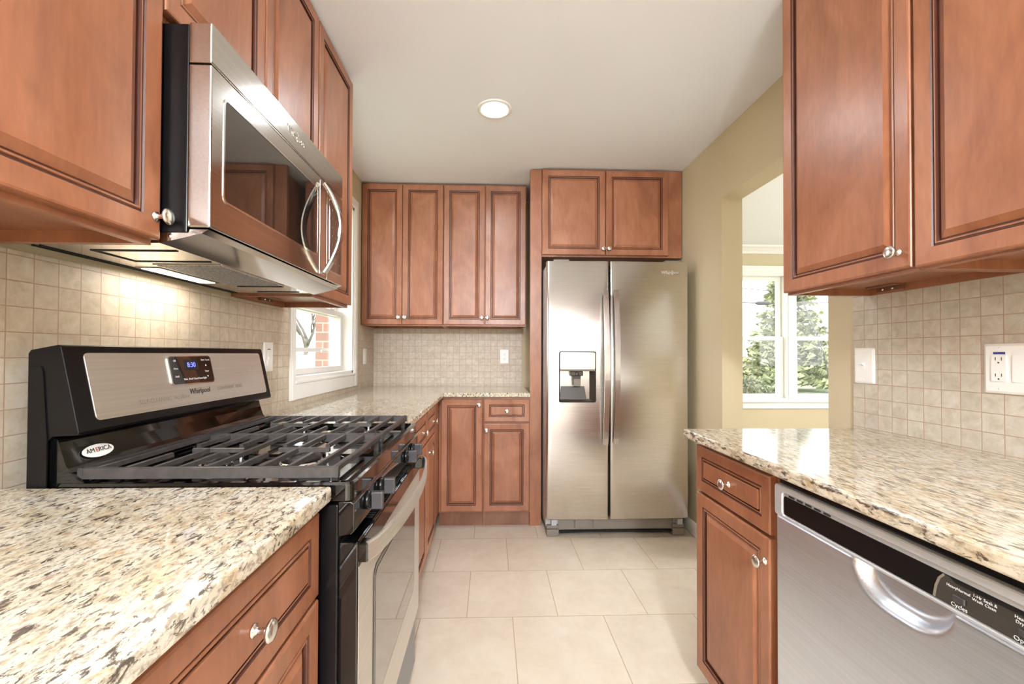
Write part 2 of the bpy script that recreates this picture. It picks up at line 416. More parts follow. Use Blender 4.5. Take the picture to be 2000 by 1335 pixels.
# window_1 (left wall): root mesh = jamb lining
g = G()
for u0, u1, p, q in ((wy0-.001, wy0+.02, wz0, wz1), (wy1-.02, wy1+.001, wz0, wz1), (wy0, wy1, wz0-.001, wz0+.02), (wy0, wy1, wz1-.02, wz1+.001)):
    g.box(XL-.158, XL+.002, u0, u1, p, q)
w1 = struct('window_1', g, M['white'])
g = G()   # casing with stepped profile
cw = .062
for k, (o_, t_) in enumerate(((0, .012), (.012, .017), (.045, .014))):
    i_ = (0, .012, .045)[k]; e_ = (.012, .045, .062)[k]
    g.box(XL, XL+t_, wy0-e_, wy0-i_+.0005, wz0-.09, wz1+e_, .001)
    g.box(XL, XL+t_, wy1+i_-.0005, wy1+e_, wz0-.09, wz1+e_, .001)
    g.box(XL, XL+t_, wy0-i_, wy1+i_, wz1+i_, wz1+e_, .001)
g.box(XL, XL+.015, wy0-.011, wy1+.011, wz0-.09, wz0-.012, .003).box(XL, XL+.02, wy0-.011, wy1+.011, wz0-.012, wz0+.002, .003)
g.build('casing', M['white'], w1)
g = G(); mid = 1.43
sash(g, wy0+.02, wy1-.02, wz0+.02, mid+.02, .035, XL-.10, XL-.065, 'y'); g.build('lower_sash', M['white'], w1)
g = G(); sash(g, wy0+.02, wy1-.02, mid-.02, wz1-.02, .035, XL-.14, XL-.105, 'y'); g.build('upper_sash', M['white'], w1)
g = G().box(XL-.084, XL-.081, wy0+.05, wy1-.05, wz0+.05, mid-.01).box(XL-.124, XL-.121, wy0+.05, wy1-.05, mid+.01, wz1-.05)
g.build('pane', M['glass'], w1)
G().box(XL-.145, XL-.130, wy0+.022, wy1-.022, 1.175, 1.20, .002).box(XL-.13, XL-.12, 2.80, 2.90, 1.172, 1.19, .002).build('storm_rail', M['white'], w1)
G().box(XL-.10, XL-.062, 2.78, 2.86, mid+.018, mid+.03, .003).box(XL-.062, XL-.05, 2.81, 2.83, mid+.02, mid+.028, .002).build('sash_lock', M['plate'], w1)
# window_2 (dining, two double-hung units and mullion)
Y2 = 4.95
g = G()
for p in ((dx0-.001, dx0+.02, dz0, dz1), (dx1-.02, dx1+.001, dz0, dz1), (dx0, dx1, dz0-.001, dz0+.02), (dx0, dx1, dz1-.02, dz1+.001), (3.475, 3.60, dz0+.02, dz1-.02)):
    g.box(p[0], p[1], Y2-.002, Y2+.2, p[2], p[3], .002)
w2 = struct('window_2', g, M['white'])
g = G()
for i_, e_, t_ in ((0, .02, .012), (.02, .07, .018), (.07, .09, .024)):
    g.box(dx0-e_, dx0-i_, Y2-t_, Y2, dz0-.02, dz1+e_, .001); g.box(dx1+i_, dx1+e_, Y2-t_, Y2, dz0-.02, dz1+e_, .001)
    g.box(dx0-i_, dx1+i_, Y2-t_, Y2, dz1+i_, dz1+e_, .001)
g.box(3.495, 3.58, Y2-.012, Y2, dz0, dz1, .003).box(dx0-.1, dx1+.1, Y2-.05, Y2+.02, dz0-.025, dz0+.0, .005).box(dx0-.08, dx1+.08, Y2-.02, Y2, dz0-.10, dz0-.025, .004)
g.build('casing', M['white'], w2)
for (a, b_) in ((dx0+.02, 3.475), (3.60, dx1-.02)):
    g = G(); sash(g, a, b_, dz0+.02, 1.385, .045, Y2+.05, Y2+.085, 'x'); g.build('lower_sash', M['white'], w2)
    g = G(); sash(g, a, b_, 1.345, dz1-.02, .045, Y2+.09, Y2+.125, 'x'); g.build('upper_sash', M['white'], w2)
    G().box(a+.03, b_-.03, Y2+.066, Y2+.069, dz0+.05, 1.36).box(a+.03, b_-.03, Y2+.106, Y2+.109, 1.37, dz1-.05).build('pane', M['glass'], w2)
    G().box((a+b_)/2-.04, (a+b_)/2+.04, Y2+.05, Y2+.085, 1.385, 1.40, .004).build('sash_lock', M['plate'], w2)
# unseen rear glazing and dining side window, added to bring in more daylight
def simple_window(name, ax, c, a0, a1, z0, z1, n):
    g = G()
    def bx(u0, u1, p, q, d0, d1):
        if ax == 'y': g.box(u0, u1, c+d0, c+d1, p, q, .002)
        else: g.box(c+d0, c+d1, u0, u1, p, q, .002)
    bx(a0-.07, a0+.04, z0-.07, z1+.07, -.02, .03); bx(a1-.04, a1+.07, z0-.07, z1+.07, -.02, .03)
    bx(a0, a1, z0-.07, z0+.04, -.02, .03); bx(a0, a1, z1-.04, z1+.07, -.02, .03)
    for i in range(1, n): u = a0+(a1-a0)*i/n; bx(u-.03, u+.03, z0, z1, -.01, .02)
    return struct(name, g, M['white'])
w3 = simple_window('added_window_3', 'y', YR, -.85, 1.25, .12, 2.25, 2)  # added behind the camera for its daylight
G().box(-.82, 1.22, YR-.002, YR+.001, .15, 2.22).build('pane', M['glass'], w3)
w4 = simple_window('added_window_4', 'x', 6.0, .3, 3.6, .4, 2.25, 3)  # added out of view to light the dining room
G().box(5.999, 6.002, .33, 3.57, .43, 2.22).build('pane', M['glass'], w4)
# sky portals (sampling aids only, they emit nothing)
area_light('window_portal', (XL-.165, (wy0+wy1)/2, (wz0+wz1)/2), (0, -PI/2, 0), wz1-wz0, wy1-wy0, 1, portal=True)
area_light('window_portal', ((dx0+dx1)/2, 5.16, (dz0+dz1)/2), (-PI/2, 0, 0), dx1-dx0, dz1-dz0, 1, portal=True)
area_light('window_portal', (.2, YR-.21, 1.185), (PI/2, 0, 0), 2.1, 2.13, 1, portal=True)
area_light('window_portal', (6.21, 1.95, 1.325), (0, PI/2, 0), 1.85, 3.3, 1, portal=True)

# ------------------------------------------------------------------ recessed ceiling lights: one in view, the others added as unseen fill
def can_light(x, y, label, r=.09, w=LAMP_W, z=ZC):
    t = thing('recessed_light', label, 'ceiling light', (x, y, z), group=None)
    G().lathe([(r, 0), (r, -.003), (r-.006, -.006), (r-.018, -.006), (r-.022, -.001), (r-.024, .0)], seg=40, cap=False).build('trim_ring', M['white'], t)
    # bulb lens sits flush in the ring
    G().lathe([(r-.0235, -.0015), (r-.04, -.003), (.001, -.0045)], seg=40).build('bulb', M['bulb'], t)
    a = area_light('lamp_glow', (0, 0, -.012), (0, 0, 0), 2*(r-.025), 0, w, LAMP_C, 'DISK', parent=t)
    return t
can_light(.015, 2.225, 'round white recessed light glowing in the kitchen ceiling before the refrigerator', w=3.2)
can_light(.015, -.75, 'recessed fill light added over the aisle above the camera, out of the picture')  # this and the next two are unseen, added to brighten the rooms
can_light(.1, -2.3, 'recessed fill light added in the rear of the kitchen, behind the viewer')
can_light(3.3, 2.6, 'recessed fill light added unseen in the dining room beyond the wall opening')

def globe_fill(x, y, z, label, w):  # unseen globes added to throw fill light on ceiling and walls
    t = thing('fill_globe', label, 'fill lamp', (x, y, z))
    G().lathe([(.11*math.cos(a), .11*math.sin(a)) for a in [PI/2*(-1+2*i/12) for i in range(13)]], seg=24).build('glass_globe', M['globe'], t)
    G().lathe([(.03, .10), (.03, .13), (.006, .14), (.006, ZC-z-.03), (.055, ZC-z-.02), (.06, ZC-z)], seg=16).build('stem', M['nickel'], t)
    l = bpy.data.lights.new('globe_fill_light', 'POINT'); l.energy = w; l.color = LAMP_C; l.shadow_soft_size = .12
    o = bpy.data.objects.new('globe_fill_light', l); C.objects.link(o); o.parent = t
globe_fill(.15, -1.6, 1.98, 'unseen globe fill light added in the kitchen behind the viewer', FILL_W)
globe_fill(3.7, 2.2, 1.95, 'unseen globe fill light added in the dining room, hidden by the wall', FILL_W*.32)
# ------------------------------------------------------------------ cabinets
def rect(x0, x1, z0, z1, y): return [(x0, y, z0), (x1, y, z0), (x1, y, z1), (x0, y, z1)]
def door_mesh(w, h, t=.02, fr=.046, field=.024):
    """raised panel, local: x 0..w, front towards -y at y=-t, back y=0"""
    P = [(0, 0), (0, -t+.004), (.0015, -t+.0012), (.005, -t), (fr-.006, -t+.0016), (fr-.004, -t+.0045), (fr-.001, -t+.0050), (fr+.0005, -t+.0028), (fr+.0035, -t+.0028),
         (fr+.005, -t+.0095), (fr+.0085, -t+.0100), (fr+.0095, -t+.0085), (fr+field, -t+.0015), (fr+field+.0015, -t+.0008)]
    ms = [0]*(len(P)-1); ms[4] = 1; ms[5] = 1; ms[8] = 1; ms[9] = 1
    loops = [rect(i, w-i, i, h-i, y) for i, y in P]
    return G().loft(loops, 0, ms, cap0=True)
def knob_geo():
    return G().lathe([(.0015, .0), (.0095, .0), (.0095, -.002), (.0055, -.004), (.0045, -.008), (.0045, -.016), (.007, -.019), (.0135, -.021), (.0158, -.0235), (.0155, -.026), (.012, -.0285), (.006, -.0298), (.001, -.030)], axis='y', seg=24)
KN = None
def knob(parent, x, z, y=-.02, label=None):
    global KN
    if KN is None: KN = knob_geo().build('knob', M['nickel'])
    o = KN if KN.parent is None and not KN.get('used') else KN.copy()
    if o is KN: KN['used'] = 1
    else: C.objects.link(o)
    if 'used' in o.keys() and o is not KN: del o['used']
    o.parent = parent; o.location = (x, y, z); return o
def door(parent, x0, x1, z0, z1, kx=None, kz=None, name='door', fr=.046, field=.024, mat='wood', y=0):
    o = door_mesh(x1-x0, z1-z0, fr=fr, field=field).build(name, [M[mat], M['glaze']], parent); o.location = (x0, y, z0)
    if kx is not None: knob(o, kx-x0, kz-z0)
    return o
def bracket(parent, x, y, z):
    g = G().box(x-.045, x+.045, y-.012, y, z-.018, z, .002).box(x-.05, x+.05, y-.045, y-.001, z-.004, z, .001)
    b = g.build('corner_block', M['wood_dark'], parent)
    for dx in (-.02, .015): G().lathe([(.001, -.0155), (.004, -.0150), (.0045, -.012)], (x+dx, y, z-.010), 'y', 10).build('screw', M['nickel'], b)
def upper(name, label, loc, rz, w, d, h, doors, cat='cabinet', under=True, group=None, mat='wood', br=()):
    t = thing(name, label, cat, loc, rz, group); rim = .022
    g = G()
    if under:
        g.box(0, w, .02, d, rim, h).box(0, w, 0, .02, 0, h, .001).box(0, .016, .02, d, 0, rim).box(w-.016, w, .02, d, 0, rim).box(.016, w-.016, d-.016, d, 0, rim)
    else: g.box(0, w, .02, d, 0, h).box(0, w, 0, .02, 0, h, .001)
    g.build('cabinet_body', M['wood_dark'] if mat == 'wood_dark' else M['wood'], t)
    for a in doors: door(t, *a)
    for (bx_, by_) in br: bracket(t, bx_, by_, rim)
    return t
def base(name, label, loc, rz, w, d, doors, toe=.045, group=None, ztop=.876, toeh=.105):
    t = thing(name, label, 'cabinet', loc, rz, group)
    G().box(0, w, .02, d, toeh, ztop).box(0, w, 0, .02, toeh, ztop, .001).build('cabinet_body', M['wood'], t)
    G().box(0, w, toe, toe+.016, 0, toeh).build('toe_kick', M['wood_dark'], t)
    for a in doors: door(t, *a[:6], **(a[6] if len(a) > 6 else {}))
    return t
RL, RRt = PI/2, -PI/2
DR = dict(name='drawer_front', fr=.040, field=.008)
# --- left wall uppers: face frame plane X=-.664 (local y=0), door face X=-.644
FX = -.665; DU = abs(XL-FX)-.001
hU = 2.432-1.377
upper('wall_cabinet', 'tall cherry wall cabinet left of the microwave, its knob touching the microwave side', (FX, .333, 1.377), RL, .530, DU, hU, [(.004, .528, .010, hU-.012, .514, .052)], br=[(.27, DU-.018)])
upper('wall_cabinet', 'cherry wall cabinet at the near left edge, beside the viewer', (FX, -.20, 1.377), RL, .53, DU, hU, [(.004, .526, .010, hU-.012, .02, .052)])
h2 = 2.432-1.835
upper('wall_cabinet', 'short two-door cherry cabinet mounted over the microwave', (FX, .8645, 1.835), RL, .757, DU, h2, [(.003, .376, .012, h2-.012), (.381, .754, .012, h2-.012)], under=False)
upper('wall_cabinet', 'narrow tall cherry cabinet between the microwave and the window', (FX, 1.6225, 1.377), RL, .395, DU, hU, [(.006, .392, .012, hU-.012)], br=[(.2, DU-.018)])
# --- back wall uppers: door face Y=3.20
FY = 3.22; DB = YB-FY-.001
upper('wall_cabinet', 'back wall cabinet with two tall doors, next to the left wall', (-.958, FY, 1.372), 0, .603, DB, 1.062, [(.004, .299, .010, 1.050, .278, .062), (.303, .600, .010, 1.050, .324, .062)])
upper('wall_cabinet', 'back wall cabinet with two tall doors, next to the refrigerator panel', (-.354, FY, 1.372), 0, .617, DB, 1.062, [(.003, .307, .010, 1.050, .287, .062), (.311, .613, .010, 1.050, .328, .062)])
# --- refrigerator surround
FF = 2.925
t = upper('wall_cabinet', 'two-door cherry cabinet above the refrigerator with a full-height left end panel', (.3475, FF, 1.832), 0, .968, YB-FF-.002, .602, [(.0, .432, .012, .590, .415, .052), (.437, .868, .012, .590, .455, .052)], under=False)
_g = G().box(0, .078, 0, .02, 0, 2.434, .001).box(.06, .078, .02, .61, 0, 2.434); _o = _g.build('end_panel', M['wood'], t); _o.location = (.268-.3475, 2.935-FF, -1.832)
_o = G().box(0, .058, .021, .03, .2, 2.434).build('filler', M['wood_dark'], t); _o.location = (.268-.3475, 2.935-FF, -1.832)
# --- back wall base: face frame Y=2.905, door face 2.885
FB = 2.905
base('base_cabinet', 'narrow one-door cherry base cabinet in the back left corner', (-.345, FB, 0), 0, .293, YB-FB-.001, [(.016, .289, .117, .862, .268, .828)], toe=.05)
base('base_cabinet', 'drawer-over-door cherry base cabinet beside the refrigerator panel', (-.050, FB, 0), 0, .316, YB-FB-.001, [(.006, .312, .712, .862, .160, .786, DR), (.006, .312, .117, .702, .022, .660)], toe=.05)
# --- left wall base: face frame plane X=-.345, door face -.325
FL = -.346; DL = abs(XL-FL)-.001
base('base_cabinet', 'near cherry base cabinet with wide drawer, left of the range', (FL, .363, 0), RL, .494, DL, [(.006, .478, .706, .862, .247, .784, DR), (.006, .478, .117, .697, .035, .63)])
base('base_cabinet', 'cherry base cabinet nearest the viewer under the left countertop', (FL, -.13, 0), RL, .49, DL, [(.006, .484, .706, .862, .25, .784, DR), (.006, .484, .117, .697, .45, .63)])
base('base_cabinet', 'cherry base cabinet directly behind the range, under the far countertop', (FL, 1.612, 0), RL, .62, DL, [(.14, .61, .712, .862, .475, .786, DR), (.14, .61, .117, .702)])
base('base_cabinet', 'slim drawer-over-door base cabinet by the inside corner of the counter', (FL, 2.234, 0), RL, .67, DL, [(.014, .345, .712, .862, .215, .786, DR), (.014, .345, .117, .702, .06, .645)])
# --- right wall uppers: door face X=1.008
FRX = 1.028; DRR = XR-FRX-.001
upper('wall_cabinet', 'right wall cabinet door closest to the opening, with a round knob low on its edge', (FRX, 1.455, 1.372), RRt, .459, DRR, 1.062, [(.004, .456, .008, 1.050, .425, .050)], br=[(.10, DRR-.018)])
upper('wall_cabinet', 'right wall cabinet at the right picture edge over the outlet', (FRX, .994, 1.372), RRt, .459, DRR, 1.062, [(.003, .455, .004, 1.050, .43, .050)])
upper('wall_cabinet', 'right wall cabinet beside the viewer, out of the picture', (FRX, .533, 1.372), RRt, .459, DRR, 1.062, [(.003, .455, .008, 1.050, .03, .050)])
# --- right base: door face X=.700
FR = .720; DR_ = XR-FR-.001
base('base_cabinet', 'drawer-over-door cherry base cabinet at the end of the right counter', (FR, 1.452, 0), RRt, .424, DR_, [(.004, .390, .714, .862, .206, .786, DR), (.004, .390, .117, .704, .372, .642)])
base('base_cabinet', 'cherry base cabinet on the near side of the dishwasher, out of the picture', (FR, .418, 0), RRt, .55, DR_, [(.004, .544, .714, .862, .27, .786, DR), (.004, .544, .117, .704, .05, .642)])

# ------------------------------------------------------------------ countertops
CTz0, CTz1 = .878, .908
def counter(name, label, poly, mat):
    g = G().prism(poly, 'z', CTz0, CTz1, r=.006, seg=3); return tag(g.build(name, M[mat]), label, 'countertop')
counter('countertop', 'speckled cream granite countertop in the near left corner', [(XL+th+.001, -.5), (-.309, -.5), (-.309, .857), (XL+th+.001, .857)], 'granite')
counter('countertop', 'L-shaped granite countertop below the window and along the back wall', [(XL+th+.001, 1.609), (-.309, 1.609), (-.309, 2.868), (.266, 2.868), (.266, YB-th-.001), (XL+th+.001, YB-th-.001)], 'granite')
counter('countertop', 'granite countertop on the right, over the dishwasher', [(.674, -.5), (XR-th-.001, -.5), (XR-th-.001, 1.49), (.674, 1.49)], 'granite_r')

# ------------------------------------------------------------------ refrigerator
fr = thing('refrigerator', 'stainless side-by-side refrigerator with ice and water dispenser', 'refrigerator', (.8085, 2.70, 0))
ox = .8085
def fx(x): return x-ox
G().box(fx(.358), fx(1.259), .085, .80, .055, 1.742, .004).build('cabinet_body', M['side_gray'], fr)
G().box(fx(.362), fx(1.255), .062, .084, .13, 1.74).build('door_gasket', M['gasket'], fr)
def fridge_door(name, x0, x1, z0, z1, hole=None):
    xs = []; r = .012
    for i in range(5): a = PI/2*i/4; xs.append((x0+r*(1-math.cos(a)), r*(1-math.sin(a))))
    xs += [(x0+(x1-x0)*i/12, 0) for i in range(1, 12)]
    if hole: xs += [(hole[0], 0), (hole[1], 0)]
    for i in range(5): a = PI/2*i/4; xs.append((x1-r*(1-math.cos(a)), r*(1-math.sin(a))))
    xs = sorted(set((round(a, 5), b_) for a, b_ in xs))
    hw = .45
    pts = [(x, yy + .010*((x-ox)/hw)**2) for x, yy in xs]
    zs = [z0, z0+.003, z1-.003, z1]
    if hole: zs = [z0, z0+.003, hole[2], hole[3], z1-.003, z1]
    g = G(); n = len(pts)
    V = []
    for k, z in enumerate(zs):
        e = .003 if k in (0, len(zs)-1) else 0
        V += [(fx(x), y+e, z) for x, y in pts]
    F = []
    for k in range(len(zs)-1):
        for i in range(n-1):
            if hole and abs(zs[k]-hole[2]) < 1e-6 and pts[i][0] >= hole[0]-1e-4 and pts[i+1][0] <= hole[1]+1e-4: continue
            F.append((k*n+i, k*n+i+1, (k+1)*n+i+1, (k+1)*n+i))
    g.add(V, F, 0, True)
    # back and sides
    yb = .060
    for k in range(len(zs)-1):
        for i in (0, n-1):
            x = fx(pts[i][0]); y = pts[i][1]
            g.add([(x, y, zs[k]), (x, yb, zs[k]), (x, yb, zs[k+1]), (x, y, zs[k+1])], [(0, 1, 2, 3)])
    for z in (z0, z1):
        g.add([(fx(x), y+.003, z) for x, y in pts]+[(fx(x1), yb, z), (fx(x0), yb, z)], [list(range(n+2))])
    g.add([(fx(x0), yb, z0), (fx(x1), yb, z0), (fx(x1), yb, z1), (fx(x0), yb, z1)], [(0, 1, 2, 3)])
    return g.build(name, M['steel_x'], fr)
HX0, HX1, HZ0, HZ1 = .432, .664, .864, 1.184
fl = fridge_door('freezer_door', .354, .7455, .127, 1.757, (HX0, HX1, HZ0, HZ1))
frd = fridge_door('refrigerator_door', .7565, 1.263, .129, 1.757)
# dispenser
g = G()
lo = [rr(fx(HX0), fx(HX1), HZ0, HZ1, .012)]
def L3(p2, y): return [(a, y, b_) for a, b_ in p2]
g.loft([L3(rr(fx(HX0)-.001, fx(HX1)+.001, HZ0-.001, HZ1+.001, .014), .006), L3(rr(fx(HX0)-.001, fx(HX1)+.001, HZ0-.001, HZ1+.001, .014), -.0005),
        L3(rr(fx(HX0)+.003, fx(HX1)-.003, HZ0+.003, HZ1-.003, .011), -.0015), L3(rr(fx(HX0)+.005, fx(HX1)-.005, HZ0+.005, HZ1-.005, .010), .003)], cap1=False)
d = g.build('dispenser_frame', M['gasket'], fl)
G().prism(rr(fx(HX0)+.005, fx(HX1)-.005, 1.072, HZ1-.005, .009), 'y', -.001, .03).build('dispenser_panel', M['steel_x'], fl)
g = G().box(fx(HX0)+.003, fx(HX1)-.003, .001, .02, 1.060, 1.072, .003); g.build('dispenser_lip', M['taupe'], fl)
# cavity (open box) sloping back
cx0, cx1 = fx(HX0)+.004, fx(HX1)-.004
g = G().loft([rect(cx0, cx1, HZ0+.004, 1.064, .002), rect(cx0+.012, cx1-.03, HZ0+.02, 1.060, .075)], cap1=True); g.build('dispenser_cavity', M['cavity'], fl)
g = G().add([(cx0+.008, .045, HZ0+.012), (cx1-.045, .045, HZ0+.012), (cx1-.065, .072, 1.03), (cx0+.020, .072, 1.03)], [(0, 1, 2, 3)]); g.build('drip_panel', M['cavity'], fl)
g = G().box(-.285+.0, -.236, .02, .05, .985, 1.03, .004).box(-.302, -.220, .02, .06, 1.028, 1.060, .006); g.lathe([(.018, 1.03), (.016, 1.045), (.01, 1.06)], (-.26, .03, 0)); g.build('paddle', M['cavity'], fl)
G().box(-.283, -.238, .016, .020, .965, 1.010, .003).build('paddle_pad', M['taupe'], fl)
for i in range(7): text('button_label', '-' if i > 1 else 'o', .014, M['text_g'], fl, (fx(.466+i*.0262), -.0018, 1.102), (1, 0, 0), (0, 0, 1))
for x in (.572, .624): G().lathe([(.0025, -.0012), (.0025, -.002)], (fx(x), 0, 1.120), 'y', 10).build('indicator_light', M['lens'], fl)
text('logo', 'Whirlpool', .030, M['chrome'], frd, (fx(1.145), .0045, 1.690), (1, 0, 0), (0, 0, 1), .001, shear=.2)
g = G().tube([(fx(1.145+.02*math.cos(t)), .003, 1.690+.016*math.sin(t)) for t in [PI*1.1+PI*1.3*i/14 for i in range(15)]], .0008, 6); g.build('logo_swoosh', M['chrome'], frd)
# handles
for par, x in ((fl, .7205), (frd, .7855)):
    zt, zb = 1.572, .602; pts = []
    for i in range(25):
        u = i/24; z = zb+(zt-zb)*u; bow = math.sin(PI*u)**.8
        pts.append((fx(x), -.016-.045*bow, z))
    g = G().sweep(pts, [(-.0165, -.006), (.0165, -.006), (.0165, .002), (.012, .006), (-.012, .006), (-.0165, .002)], (1, 0, 0))
    h = g.build('handle', M['nickel'], par)
    for z_ in (zt-.03, zb+.004): G().box(fx(x)-.013, fx(x)+.013, -.014, .006, z_, z_+.026, .002).build('handle_mount', M['taupe'], par)
# base grille and feet
g = G().box(fx(.44), fx(1.19), .075, .09, .038, .122).box(fx(.545), fx(.635), .062, .078, .05, .118, .003).box(fx(.665), fx(1.15), .066, .078, .045, .122, .002); g.build('toe_grille', M['taupe'], fr)
G().box(fx(.44), fx(1.19), .078, .088, .018, .030).tube([(fx(.45), .07, .022), (fx(.8), .066, .030), (fx(1.18), .07, .030)], .004, 6).build('grille_bottom', M['gasket'], fr)
for x in (.362, 1.178):
    f_ = G().box(fx(x), fx(x)+.078, .055, .12, 0, .046, .004).box(fx(x), fx(x)+.078, .06, .12, .048, .070, .004).build('leveling_foot', M['taupe'], fr)
    G().box(fx(x)+.028, fx(x)+.062, .045, .08, .074, .110, .003).build('hinge', M['side_gray'], fr)
for x_ in (.40, 1.12): G().box(fx(x_), fx(x_+.1), .03, .16, 1.758, 1.772, .003).build('hinge_cover', M['taupe'], fr)

# ------------------------------------------------------------------ gas range
rg = thing('gas_range', 'black and stainless freestanding gas range with cast-iron grates', 'stove', (-.58, 1.235, 0))
def T(g): # shift world -> local of range
    g.v = [(x+.58, y-1.235, z) for x, y, z in g.v]; return g
RY0, RY1 = .864, 1.603
T(G().box(-.88, -.300, RY0, RY1, .03, .868, .003)).build('range_body', M['black_body'], rg)
for y in (RY0+.05, RY1-.05):
    for x in (-.80, -.36): T(G().lathe([(.018, 0), (.018, .01), (.008, .012), (.008, .03)], (x, y, 0), seg=12)).build('foot', M['black_sat'], rg)
# cooktop with raised rim, plus rear riser
g = G()
o1 = lambda i, z: [(a, b_, z) for a, b_ in rr(-.845+i, -.272-i, RY0+i, RY1-i, .014-min(i, .01)*.4)]
g.loft([o1(.004, .872), o1(0, .876), o1(0, .907), o1(.003, .912), o1(.014, .912), o1(.022, .902), o1(.03, .899)], smooth=False, cap0=True)
# embossed bowl rings around the burners
T(g).build('cooktop', M['black'], rg)
BX, BY = (-.455, -.665), (1.057, 1.418)
for x in BX:
    for y in BY:
        big = .046 if x > -.5 else .036
        bo = T(G().lathe([(.105, .8992), (.10, .9035), (.09, .9035), (.07, .8998), (.001, .8995)], (x, y, 0), seg=40)).build('burner_bowl', M['black'], rg)
        b = T(G().lathe([(big+.008, .900), (big+.006, .908), (big, .912), (big*.6, .913)], (x, y, 0), seg=36)).build('burner', M['chrome'], rg)
        T(G().lathe([(big-.004, .9125), (big, .915), (big, .920), (big-.005, .924), (.002, .9255)], (x, y, 0), seg=36)).build('burner_cap', M['iron'], b)
        T(G().tube([(x+.05, y+.03, .900), (x+.05, y+.03, .924)], .003, 8)).build('igniter', M['plate'], b)
# grates
def grate(y0, y1):
    g = G(); zt = .940; w = .0055; x0, x1 = -.812, -.305; ym = (y0+y1)/2
    def bar(ax, a0, a1, c, z1=zt, hh=.010, ww=w):
        sec = [(-ww, z1-hh), (ww, z1-hh), (ww*.8, z1-.001), (ww*.4, z1), (-ww*.4, z1), (-ww*.8, z1-.001)]
        if ax == 'y': g.prism([(c+a, z) for a, z in sec], 'y', a0, a1)
        else: g.prism([(c+a, z) for a, z in sec], 'x', a0, a1)
    bar('x', x0, x1, y0+.006, hh=.022, ww=.006); bar('x', x0, x1, y1-.006, hh=.020, ww=.006)
    bar('y', y0, y1, x0+.006, hh=.016); 
    # front rail bends outwards at the middle
    g.sweep([(x1-.008, y0, zt-.005), (x1-.008, y0+.05, zt-.005), (x1-.004, ym, zt-.005), (x1-.008, y1-.05, zt-.005), (x1-.008, y1, zt-.005)], [(-.006, -.006), (-.006, .006), (.004, .006), (.006, .003), (.006, -.003), (.004, -.006)], (0, 0, 1))
    full = [-.357, -.464, -.571, -.672, -.780]; short = [-.409, -.514, -.622, -.726]
    for x in full: bar('y', y0+.005, y1-.005, x)
    for x in short:
        bar('y', y0+.005, ym-.045, x); bar('y', ym+.045, y1-.005, x)
    for c in (-.447, -.648): bar('x', c-.060, c+.060, ym)
    for x in (x0+.01, x1-.012):
        for y in (y0+.02, y1-.02): g.box(x-.006, x+.006, y-.006, y+.006, .899, zt-.008)
    return T(g).build('grate', M['iron'], rg)
grate(.877, 1.2345); grate(1.2385, 1.596)
# riser behind the cooktop
rp = [(-.875, .87), (-.875, .995), (-.870, 1.001), (-.850, 1.001), (-.842, .996), (-.836, .975), (-.826, .945), (-.808, .922), (-.79, .911), (-.79, .87)]
g = G(); nS = 4
T(g.prism(rp, 'y', RY0+.006, RY1-.006)).build('rear_riser', M['black'], rg)
# backguard
bp = [(-.893, .885), (-.893, 1.165), (-.888, 1.172), (-.838, 1.182), (-.831, 1.180), (-.795, 1.012), (-.797, 1.006), (-.845, 1.004), (-.86, .99), (-.86, .885)]
bg = T(G().prism(bp, 'y', RY0-.002, RY1-.012, r=.002)).build('backguard', M['black_sat'], rg)
T(G().prism([(-.887, .885), (-.887, 1.14), (-.866, 1.14), (-.862, 1.13), (-.853, 1.004), (-.853, .885)], 'y', RY0-.0045, RY0-.002)).build('side_cap', M['black_body'], bg)
# steel face, on slanted plane
sv = Vector((-.795+.831, 0, 1.012-1.180)); sl = sv.length; sd = sv.normalized(); nrm = Vector((sd.z*-1, 0, sd.x)).normalized()
def SP(y, s, out=0): # s 0..1 down the slant
    p = Vector((-.831, y, 1.180))+sv*s+nrm*out; return (p.x+.58, p.y-1.235, p.z)
def slant(y0, y1, s0, s1, r, o0, o1_, name, mat, par):
    P = rr(y0, y1, s0*sl, s1*sl, r, 5)
    g = G().loft([[SP(a, b_/sl, o0) for a, b_ in P], [SP(a, b_/sl, o1_-.0006) for a, b_ in P], [SP(a+(.0006 if a < (y0+y1)/2 else -.0006), b_/sl, o1_) for a, b_ in P]], cap1=True)
    return g.build(name, mat, par)
slant(.902, 1.565, .085, .90, .010, .0, .0016, 'steel_fascia', M['steel_range'], bg)
cpn = slant(1.121, 1.290, .13, .585, .010, .0016, .0042, 'control_bezel', M['chrome'], bg)
slant(1.125, 1.286, .145, .568, .009, .0042, .0050, 'control_panel', M['darkglass'], bg)
slant(1.174, 1.232, .20, .36, .002, .0050, .0053, 'clock_window', M['gasket'], bg)
yv = (0, 1, 0); uv = -sd
text('clock_digits', '8:30', .019, M['disp'], bg, SP(1.203, .28, .0055), yv, uv, .0002)
for i, s_ in enumerate(('Bake', 'Broil', 'Clean', 'Warm', 'Light')):
    text('button_label', s_, .0075, M['text_w'], bg, SP(1.172+i*.019, .50, .0052), yv, uv, .0001)
for (y, s_, tx) in ((1.143, .21, 'Off'), (1.143, .33, 'Oven'), (1.143, .45, 'Lock'), (1.252, .20, 'Start'), (1.272, .20, 'Cancel'), (1.262, .29, '\u25B2'), (1.262, .39, 'Timer'), (1.262, .48, '\u25BC')):
    text('button_label', tx, .007, M['text_w'], bg, SP(y, s_, .0052), yv, uv, .0001)
text('logo', 'Whirlpool', .021, M['text_d'], bg, SP(1.222, .70, .002), yv, uv, .0003, sx=.95, shear=.15)
text('faint_print', 'SELF-CLEANING  AccuBake', .014, M['text_g'], bg, SP(1.095, .76, .002), yv, uv, .0001)
text('faint_print', 'CONVENIENT  SERIES', .013, M['text_g'], bg, SP(1.36, .70, .002), yv, uv, .0001)
